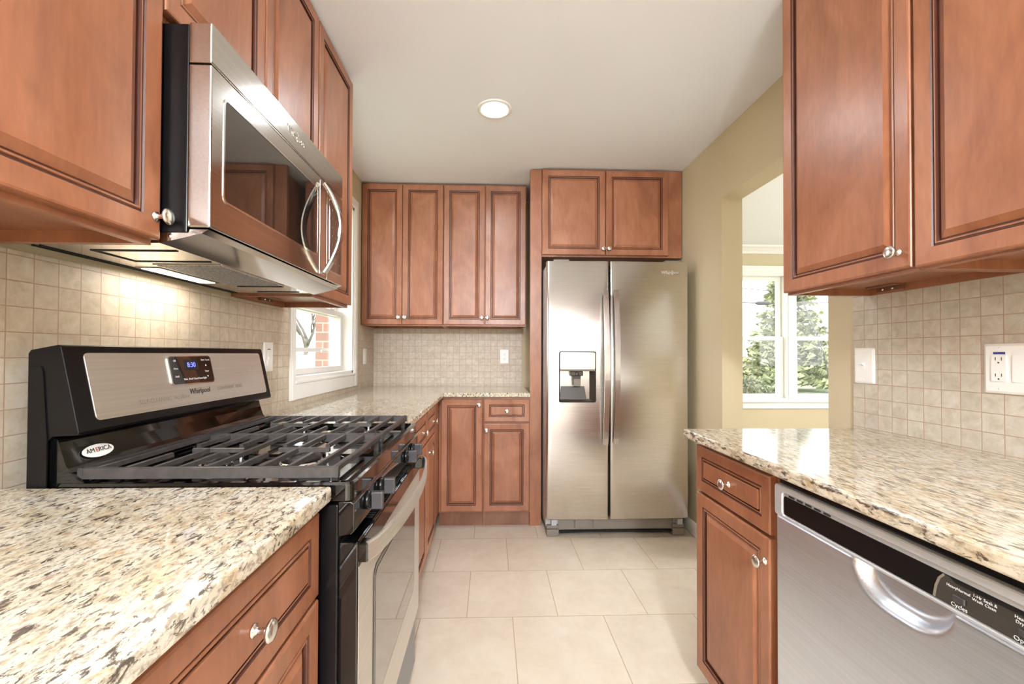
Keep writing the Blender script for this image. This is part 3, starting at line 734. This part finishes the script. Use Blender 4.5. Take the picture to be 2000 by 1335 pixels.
# sticker on riser
stn = Vector((.036, 0, .0)).normalized()
def RP(a, b_, o_=0): # around riser front (slightly sloped)
    x = -.8345+(.975-b_)*.42; return (x+.58+.0012+o_, a-1.235, b_)
pl = [(.941+.036*math.cos(2*PI*i/28), .961+.0125*math.sin(2*PI*i/28)) for i in range(28)]
st = G().loft([[RP(a, b_, -.001) for a, b_ in pl], [RP(a, b_, .0004) for a, b_ in pl]]).build('oval_sticker', M['plate'], rg)
nn = (.42*-1, 0, -1)
upr = Vector((-.42, 0, 1)).normalized()
for s_, a, mt in (('AM', .9225, 'text_d'), ('E', .9375, 'text_r'), ('RICA', .9555, 'text_d')):
    text('sticker_print', s_, .0135, M[mt], st, RP(a, .963, .0012), yv, upr, .0002)
# front control panel (sloped) and knobs
fp = [(-.300, .806), (-.300, .874), (-.275, .874), (-.268, .869), (-.268, .815), (-.275, .809)]
T(G().prism(fp, 'y', RY0, RY1-.002, r=.002)).build('knob_panel', M['black'], rg)
for y, kz in ((.950, .849), (1.062, .846), (1.372, .843), (1.478, .842)):
    k = T(G().lathe([(.020, -.270), (.020, -.262), (.017, -.257), (.013, -.256)], (0, y, kz), 'x', 24)).build('burner_knob', M['black_sat'], rg)
    T(G().box(-.258, -.232, y-.0075, y+.0075, kz-.019, kz+.019, .003)).build('knob_grip', M['knob'], k)
# oven door
dg = T(G().box(-.300, -.262, RY0+.004, RY1-.004, .238, .792, .003)).build('oven_door', M['black'], rg)
T(G().box(-.312, -.301, RY0+.006, RY1-.006, .24, .79)).build('door_film', M['film'], dg)
T(G().box(-.262, -.2605, RY0+.008, RY1-.008, .242, .742, .0007)).build('door_skin', M['steel_range'], dg)
T(G().box(-.266, -.2585, RY0+.006, RY1-.006, .744, .790, .003)).build('top_trim', M['black'], dg)
g = G()
for i in range(34): y = 1.00+i*.014; g.box(-.296, -.268, y, y+.006, .7915, .7928)
T(g).build('vent_slots', M['gasket'], dg)
lo_ = rr(.978, 1.495, .365, .688, .03, 6)
g = G().loft([[(-.2605, a, b_) for a, b_ in lo_], [(-.2590, a, b_) for a, b_ in lo_], [(-.2585, a+(.006 if a < 1.23 else -.006), b_+(.006 if b_ < .52 else -.006)) for a, b_ in lo_]], cap1=True); T(g).build('window_frame', M['black'], dg)
li = rr(.990, 1.483, .377, .676, .022, 6)
T(G().loft([[(-.2584, a, b_) for a, b_ in li], [(-.2578, a, b_) for a, b_ in li]], cap1=True)).build('oven_window', M['ovenglass'], dg)
# handle
pts = []
for i in range(29):
    u = i/28; y = RY0+.008+(RY1-RY0-.016)*u; pts.append((-.244+.040*(math.sin(PI*u)**.62), y, .772))
T(G().sweep(pts, [(-.020, -.0035), (.020, -.0035), (.020, .001), (.016, .0035), (-.016, .0035), (-.020, .001)], (0, 0, 1))).build('handle', M['steel_range'], dg)
for y_ in (RY0+.004, RY1-.034): T(G().box(-.262, -.243, y_, y_+.030, .752, .790, .003)).build('handle_bracket', M['black'], dg)
T(G().box(-.300, -.272, RY0+.006, RY1-.006, .045, .225, .006)).build('storage_drawer', M['gray_draw'], rg)
T(G().box(-.30, -.29, RY0+.01, RY1-.01, .226, .237)).build('drawer_gap', M['film'], rg)

# ------------------------------------------------------------------ microwave hood
mw = thing('microwave', 'stainless over-the-range microwave with curved vertical handle', 'microwave', (-.76, 1.235, 1.39))
def U(g): g.v = [(x+.76, y-1.235, z-1.39) for x, y, z in g.v]; return g
MY0, MY1 = .866, 1.6195
U(G().box(-.950, -.602, MY0+.004, MY1-.002, 1.405, 1.822, .002)).build('microwave_body', M['black_body'], mw)
U(G().box(-.600, -.555, MY0, MY1, 1.742, 1.823, .003)).build('vent_panel', M['steel_y'], mw)
md = U(G().box(-.600, -.555, MY0, 1.470, 1.415, 1.739, .003)).build('microwave_door', M['steel_y'], mw)
U(G().box(-.600, -.555, 1.4715, MY1, 1.415, 1.739, .003)).build('control_side', M['steel_y'], mw)
lo_ = rr(.905, 1.395, 1.478, 1.698, .014, 5); li = rr(.910, 1.390, 1.483, 1.693, .010, 5)
U(G().loft([[(-.555, a, b_) for a, b_ in lo_], [(-.5535, a, b_) for a, b_ in lo_], [(-.5535, a, b_) for a, b_ in li], [(-.5565, a, b_) for a, b_ in li]], cap1=False)).build('window_trim', M['chrome'], md)
U(G().loft([[(-.556, a, b_) for a, b_ in li], [(-.5545, a, b_) for a, b_ in li]], cap1=True)).build('microwave_window', M['darkglass'], md)
pc = rr(1.492, 1.605, 1.450, 1.700, .008, 4); pi_ = rr(1.495, 1.602, 1.453, 1.697, .006, 4)
cs = U(G().loft([[(-.555, a, b_) for a, b_ in pc], [(-.554, a, b_) for a, b_ in pc]], cap1=True)).build('keypad_trim', M['chrome'], mw)
U(G().loft([[(-.554, a, b_) for a, b_ in pi_], [(-.5532, a, b_) for a, b_ in pi_]], cap1=True)).build('keypad', M['darkglass'], cs)
for r_ in range(7):
    for c_ in range(3):
        text('key_label', str((r_*3+c_) % 10), .009, M['text_g'], cs, (-.5530+.76, 1.515+c_*.034-1.235, 1.665-r_*.03-1.39), (0, 1, 0), (0, 0, 1), .0001)
pts = []
for i in range(25):
    u = i/24; z = 1.432+(1.722-1.432)*u; pts.append((-.547+.052*math.sin(PI*u)**.9, 1.430, z))
U(G().sweep(pts, [(-.013, -.005), (.013, -.005), (.014, 0), (.010, .005), (-.010, .005), (-.014, 0)], (0, 1, 0))).build('handle', M['chrome'], md)
U(G().box(-.556, -.5535, 1.408, 1.452, 1.425, 1.730, .001)).build('handle_plate', M['chrome'], md)
text('logo', 'Whirlpool', .026, M['chrome'], mw, (-.5545+.76, 1.235-1.235, 1.783-1.39), (0, 1, 0), (0, 0, 1), .001, shear=.2)
U(G().tube([(-.5545, 1.235+.018*math.cos(t), 1.783+.014*math.sin(t)) for t in [PI*1.1+PI*1.3*i/14 for i in range(15)]], .0008, 6)).build('logo_swoosh', M['chrome'], mw)
# sloping lower front and underside
cp_ = [(-.598, 1.412), (-.562, 1.412), (-.575, 1.404), (-.655, 1.384), (-.935, 1.384), (-.945, 1.39), (-.945, 1.405), (-.60, 1.405)]
us = U(G().prism(cp_, 'y', MY0+.006, MY1-.004)).build('underside_panel', M['steel_y'], mw)
for y in (MY0+.0055,): 
    U(G().lathe([(.001, 0), (.004, -.001), (.004, .002)], (-.635, y, 1.398), 'y', 10)).build('screw', M['nickel'], us)
def under(name, x0, x1, y0, y1, z0, z1, mat, par=us): return U(G().box(x0, x1, y0, y1, z0, z1, .0008)).build(name, M[mat], par)
under('lamp_lens', -.895, -.850, 1.13, 1.355, 1.3815, 1.3845, 'lens')
under('lamp_frame', -.903, -.842, 1.12, 1.365, 1.3825, 1.3845, 'taupe')
under('grease_filter', -.822, -.668, 1.085, 1.395, 1.3805, 1.3845, 'mesh')
under('filter_frame', -.828, -.662, 1.079, 1.401, 1.3815, 1.3846, 'steel_x')
# slots
for x0, x1, y0, y1 in ((-.84, -.668, .935, .942), (-.84, -.668, 1.045, 1.052), (-.847, -.840, .935, 1.052), (-.825, -.68, 1.425, 1.434), (-.825, -.68, 1.545, 1.552), (-.93, -.925, .90, 1.58), (-.915, -.912, .90, 1.58)):
    under('vent_slot', x0, x1, y0, y1, 1.3822, 1.3846, 'gasket')
area_light('hood_lamp', (-.872+.76, 1.243-1.235, 1.379-1.39), (0, 0, 0), .045, .22, HOOD_W, (1, .91, .78), parent=mw)

# ------------------------------------------------------------------ dishwasher
dw = thing('dishwasher', 'stainless dishwasher with black control strip under the right countertop', 'dishwasher', (.70, 1.0265, 0), RRt)
# local: x -> -Y world (0..0.6), y -> into cabinet, front towards -y at y=-.0
DW = .600
G().box(.006, DW-.006, .03, .58, .10, .862, .002).build('dishwasher_body', M['black_body'], dw)
g = G(); xs = [0.0, .003]; xs += [.01+.58*i/116 for i in range(117)]; xs += [DW-.003, DW]
zs = [.115, .118, .3, .5, .6, .66, .68]+[.68+.005*i for i in range(1, 20)]+[.779, .782]
V = []
px0, px1, pzt, pdep = .225, .395, .785, .028
for z in zs:
    for x in xs:
        y = .0
        if x in (0.0, DW) or z in (.115, .782): y = .003
        u = (x-(px0+px1)/2)/((px1-px0)/2); v_ = (pzt-z)/.060
        rr_ = abs(u)**2.6+abs(v_)**2.2 if v_ >= 0 else 9
        if rr_ < 1.25:
            q = max(0, min(1, (1.25-rr_)/.72)); q = q*q*(3-2*q); y += pdep*q*(1-.25*v_)
        V.append((x, y-.006, z))
n = len(xs)
F = [(k*n+i, k*n+i+1, (k+1)*n+i+1, (k+1)*n+i) for k in range(len(zs)-1) for i in range(n-1)]
g.add(V, F, 0, True)
for xx in (0, DW): g.add([(xx, -.003, .115), (xx, .03, .115), (xx, .03, .782), (xx, -.003, .782)], [(0, 1, 2, 3)])
g.add([(0, -.003, .115), (DW, -.003, .115), (DW, .03, .115), (0, .03, .115)], [(0, 1, 2, 3)])
g.build('steel_panel', M['steel_dw'], dw)
# console frame
co = rr(0, DW, .784, .858, .006, 3); ci = rr(.032, DW-.02, .793, .836, .005, 3)
def F3(p2, y): return [(a, y, b_) for a, b_ in p2]
con = G().loft([F3(co, .03), F3(co, -.008), F3(rr(.002, DW-.002, .786, .856, .006, 3), -.011), F3(rr(.026, DW-.014, .789, .845, .009, 3), -.011), F3(rr(.028, DW-.016, .791, .843, .008, 3), -.008)], cap1=True).build('console_frame', M['dwplastic'], dw)
cs = G().loft([F3(ci, -.0075), F3(ci, -.0095)], cap1=True).build('control_strip', M['black_sat'], con)
gl = [(.378, .794), (DW-.021, .794), (DW-.021, .835), (.392, .835), (.386, .826), (.381, .812)]
G().loft([F3(gl, -.0095), F3(gl, -.0102)], cap1=True).build('touch_panel', M['darkglass'], con)
g = G().sweep([(.376, -.0103, .7945), (.379, -.0103, .812), (.384, -.0103, .826), (.391, -.0103, .8345)], [(-.0006, -.0016), (-.0006, .0016), (.0006, .0016), (.0006, -.0016)], (0, 1, 0)); g.build('divider', M['taupe'], con)
g = G()
for i in range(5): x = .048+i*.026; g.box(x, x+.018, -.0095, -.004, .8375, .8415, .0006)
g.build('vent_slots', M['gasket'], con)
for x, s_ in ((.412, 'Cycles'), (.492, 'Options'), (.525, 'Start')):
    b = G().box(x-.0085, x+.0085, -.0125, -.0098, .803, .8125, .002).build('push_button', M['knob'], con)
    if s_ != 'Start': text('button_label', s_, .0085, M['text_w'], con, (x, -.0106, .7975), (1, 0, 0), (0, 0, 1), .0001)
for x, s_ in ((.402, 'Heavy'), (.418, 'Normal'), (.436, '1-Hr\nWash'), (.452, 'Soak &\nClean'), (.485, 'Heat\nDry'), (.501, 'High\nTemp'), (.518, 'Sani\nRinse')):
    text('cycle_label', s_, .0058, M['text_w'], con, (x, -.0106, .8225), (1, 0, 0), (0, 0, 1), .0001)
G().box(.004, DW-.004, .0, .05, .859, .8695, .001).build('top_gasket', M['black_sat'], dw)
G().box(.004, DW-.004, .05, .06, .0, .112).build('kick_plate', M['black_sat'], dw)

# ------------------------------------------------------------------ switches and outlets
def plate_pts(w, h, r=.004): return rr(-w/2, w/2, -h/2, h/2, r, 3)
def plate(name, label, cat, loc, rz, w, h):
    """local: x right, z up, front toward -y"""
    t = thing(name, label, cat, loc, rz)
    P = plate_pts(w, h); Q = [(a*(1-.006/w*2), b_*(1-.006/h*2)) for a, b_ in P]
    G().loft([F3(P, 0), F3(P, -.003), F3(Q, -.006)], cap0=True, cap1=True).build('cover_plate', M['plate'], t)
    for z in (-h/2+.012, h/2-.012):
        G().lathe([(.0005, -.0068), (.0028, -.0064), (.003, -.0058)], (0 if w < .1 else -.023, 0, z), 'y', 10).build('screw', M['plate'], t)
    return t
def duplex(t, x=0):
    for dz in (-.0195, .0195):
        f_ = G().loft([F3([(x+a, b_+dz) for a, b_ in rr(-.0165, .0165, -.0135, .0135, .008, 4)], -.006), F3([(x+a, b_+dz) for a, b_ in rr(-.0165, .0165, -.0135, .0135, .008, 4)], -.008)]).build('receptacle', M['plate'], t)
        G().box(x-.0075, x-.0055, -.0084, -.0078, dz-.001, dz+.007).box(x+.0055, x+.0075, -.0084, -.0078, dz-.001, dz+.007).lathe([(.0022, -.0078), (.0022, -.0084)], (x, 0, dz-.007), 'y', 8).build('socket_slots', M['slot'], f_)
p = plate('outlet', 'small white duplex outlet on the back wall tiles beneath the cabinets', 'outlet', (.113, YB-th-.0005, 1.146), 0, .072, .118); duplex(p)
p = plate('switch_plate', 'white toggle switch plate on the right wall tiles near the opening', 'light switch', (XR-th-.0005, 1.469, 1.130), RRt, .080, .124)
G().box(-.005, .005, -.0075, -.006, -.012, .012, .001).build('toggle_surround', M['plate'], p)
G().prism([(-.006, -.002), (-.0155, .006), (-.015, .010), (-.006, .008)], 'x', -.0035, .0035).build('toggle', M['plate'], p)
# GFCI double plate
p = plate('outlet', 'wide white plate with a square safety outlet at the right picture edge', 'outlet', (XR-th-.0005, 1.042, 1.134), RRt, .118, .128)
x = -.023
G().loft([F3([(x+a, b_) for a, b_ in rr(-.017, .017, -.034, .034, .003, 3)], -.006), F3([(x+a, b_) for a, b_ in rr(-.0165, .0165, -.0335, .0335, .003, 3)], -.0085)]).build('safety_receptacle', M['plate'], p)
for dz in (-.021, .021):
    G().box(x-.0075, x-.0058, -.0089, -.0083, dz, dz+.008).box(x+.0058, x+.0075, -.0089, -.0083, dz, dz+.008).lathe([(.0022, -.0083), (.0022, -.0089)], (x, 0, dz-.006), 'y', 8).build('socket_slots', M['slot'], p)
G().box(x-.009, x+.009, -.0092, -.0083, .001, .0065, .0005).box(x-.009, x+.009, -.0092, -.0083, -.0065, -.001, .0005).build('test_button', M['plate'], p)
G().box(x-.013, x+.013, -.0066, -.0058, .0365, .0425).build('warning_sticker', M['text_b'], p)
G().loft([F3([(.023+a, b_) for a, b_ in rr(-.017, .017, -.034, .034, .003, 3)], -.006), F3([(.023+a, b_) for a, b_ in rr(-.0165, .0165, -.0335, .0335, .003, 3)], -.0085)]).build('rocker_switch', M['plate'], p)
# dimmer on the left wall
p = plate('dimmer_switch', 'white slide dimmer on the left wall tiles between the range and the window', 'light switch', (XL+th+.0005, 1.872, 1.151), RL, .078, .124)
G().box(-.011, .011, -.0075, -.0058, -.036, .022, .001).build('slide_track', M['plate'], p)
G().box(-.008, .008, -.010, -.007, -.010, .000, .001).build('slider', M['plate'], p)
G().box(-.012, .012, -.0066, -.0058, .031, .0345).build('indicator_mark', M['slot'], p)
p = plate('switch_plate', 'narrow white switch on the left wall tiles in the back corner past the window', 'light switch', (XL+th+.0005, 3.285, 1.146), RL, .072, .118)
G().box(-.016, .016, -.009, -.006, -.033, .033, .002).build('rocker', M['plate'], p)

# ------------------------------------------------------------------ outside
struct('ground', G().box(-60, 60, -60, 120, -.75, -.65), M['grass'])
tag(G().box(XL-.645, XL-.155, 4.0, 6.5, -.65, 3.2).build('brick_wing', M['brick']), 'red brick corner of the house seen through the left window', 'brick wall')
def conifer(x, y, h, r, z0=-.65):
    t = thing('conifer_tree', 'tall conifer on the lawn beyond the dining room window', 'tree', (x, y, z0))
    G().tube([(0, 0, 0), (0, 0, h*.5), (0, 0, h*.98)], [.16, .09, .02], 8).build('trunk', M['bark'], t)
    g = G(); R = random.Random(3)
    for k in range(520):
        u = R.random()**1.35; z = .5+u*(h-.6); rad = r*(1-u)**.85+.08; a = R.random()*2*PI
        L = rad*(.75+.35*R.random()); d = Vector((math.cos(a), math.sin(a), -.18+.25*R.random())); sd_ = Vector((-math.sin(a), math.cos(a), 0))
        b0 = Vector((0, 0, z)); w = .10+.16*L
        for j in range(9):
            f = .35+.65*j/8; c = b0+d*L*f; c.z += R.uniform(-.07, .07)
            ww = w*(1.1-f*.6)*R.uniform(.7, 1.2); ll = .24*R.uniform(.7, 1.3); dz = Vector((0, 0, -.10-.12*R.random()))
            g.add([c-d*ll*.5, c+sd_*ww*R.choice((-1, 1))+dz, c+d*ll*.6+dz*.3, c-sd_*ww*.3+Vector((0, 0, .06))], [(0, 1, 2, 3)])
    g.build('foliage', M['needle'], t)
conifer(15.6, 22, 7.6, 2.3)
def shrub(x, y, rx, rz, label, mat, z0=-.65, n=900, seed=1, name='shrub'):
    R = random.Random(seed); g = G()
    for k in range(n):
        a = R.random()*2*PI; e = math.acos(1-R.random()); s_ = R.uniform(.8, 1.04)
        p_ = Vector((rx*math.sin(e)*math.cos(a), rx*math.sin(e)*math.sin(a), rz*math.cos(e)))*s_
        q = [Vector((R.uniform(-1, 1), R.uniform(-1, 1), R.uniform(-1, 1)))*.11 for _ in range(3)]
        g.add([p_+w for w in q], [(0, 1, 2)])
    g.lathe([(rx*.8*math.cos(PI/2*i/6), rz*.8*math.sin(PI/2*i/6)) for i in range(7)], seg=14)
    o = g.build(name, M[mat]); o.location = (x, y, z0); return tag(o, label, 'shrub')
shrub(11.3, 16.2, .48, .72, 'small round green shrub on the lawn right of the window mullion', 'shrub', seed=2)
shrub(11.2, 18.6, 1.0, .85, 'broad green shrub on the lawn seen in the left window half', 'shrub', seed=3, n=1600)
shrub(14.0, 27, 3.0, 1.6, 'brown hedge behind the conifer trunk', 'hedge', seed=4, n=2200)
shrub(21.4, 28, 3.2, 1.5, 'brown hedge at the right behind the conifer', 'hedge', seed=5, n=2200)
def wire(name, pts, label, r=.02): return tag(G().tube(pts, r, 6).build(name, M['cable']), label, 'utility cable')
wire('utility_cable', [(7.9, 16, 3.20), (10.5, 16, 3.12), (16.8, 16, 3.25)], 'lower overhead cable outside that carries a splice box')
wire('utility_cable', [(7.9, 16, 3.95), (9.6, 16, 3.68), (11.0, 16, 3.58), (16.8, 16, 3.9)], 'upper sagging overhead cable outside the dining window', .014)
wire('utility_cable', [(10.9, 15, 3.7), (11.9, 15, 1.2), (12.3, 15, -.64)], 'slanting guy wire running down to the lawn')
for x_, l_ in ((7.9, 'wooden utility pole left of the dining window, hidden by the wall'), (16.8, 'wooden utility pole far to the right outside, hidden by the wall')):
    tag(G().tube([(x_, 16, -.65), (x_, 16, 5.2)], [.14, .10], 10).build('utility_pole', M['bark']), l_, 'utility pole')
tag(G().lathe([(.02, 0), (.075, .12), (.08, .5), (.02, .62)], (10.02, 16, 3.13), 'x', 12).build('splice_box', M['cable']), 'dark splice box hanging on the overhead cable', 'splice box')
def bare_tree(x, y, h, label, seed=4, z0=-.65):
    R = random.Random(seed); g = G()
    def br(p, d, L, r, lv):
        q = p+d*L*.5+Vector((R.uniform(-1, 1), R.uniform(-1, 1), 0))*L*.06; e = p+d*L
        g.tube([p, q, e], [r, r*.8, r*.6], 5)
        if lv == 0: return
        for _ in range(3 if lv > 1 else 4):
            nd = (d+Vector((R.uniform(-1, 1), R.uniform(-1, 1), R.uniform(-.1, .8)))*.75).normalized(); br(p+d*L*R.uniform(.5, 1), nd, L*R.uniform(.55, .75), r*.55, lv-1)
    br(Vector((0, 0, 0)), Vector((0, 0, 1)), h*.35, .17, 4)
    o = g.build('bare_tree', M['bark']); o.location = (x, y, z0); return tag(o, label, 'tree')
bare_tree(-10.5, 25, 7.5, 'leafless tree outside the left window')
gh = thing('garden_shed', 'pale shed with a sloping roof outside the left window', 'shed', (-7.5, 15, -.65))
G().box(-1.5, 1.5, 0, 3, 0, 1.0).build('wall', M['siding'], gh)
G().prism([(-1.7, .95), (1.7, .95), (0, 1.75)], 'y', -.15, 3.2).build('roof', M['roof'], gh)
G().box(-.5, .3, -.03, 0, 0, .9, .01).build('shed_door', M['white'], gh)
if 'used' in KN.keys(): del KN['used']
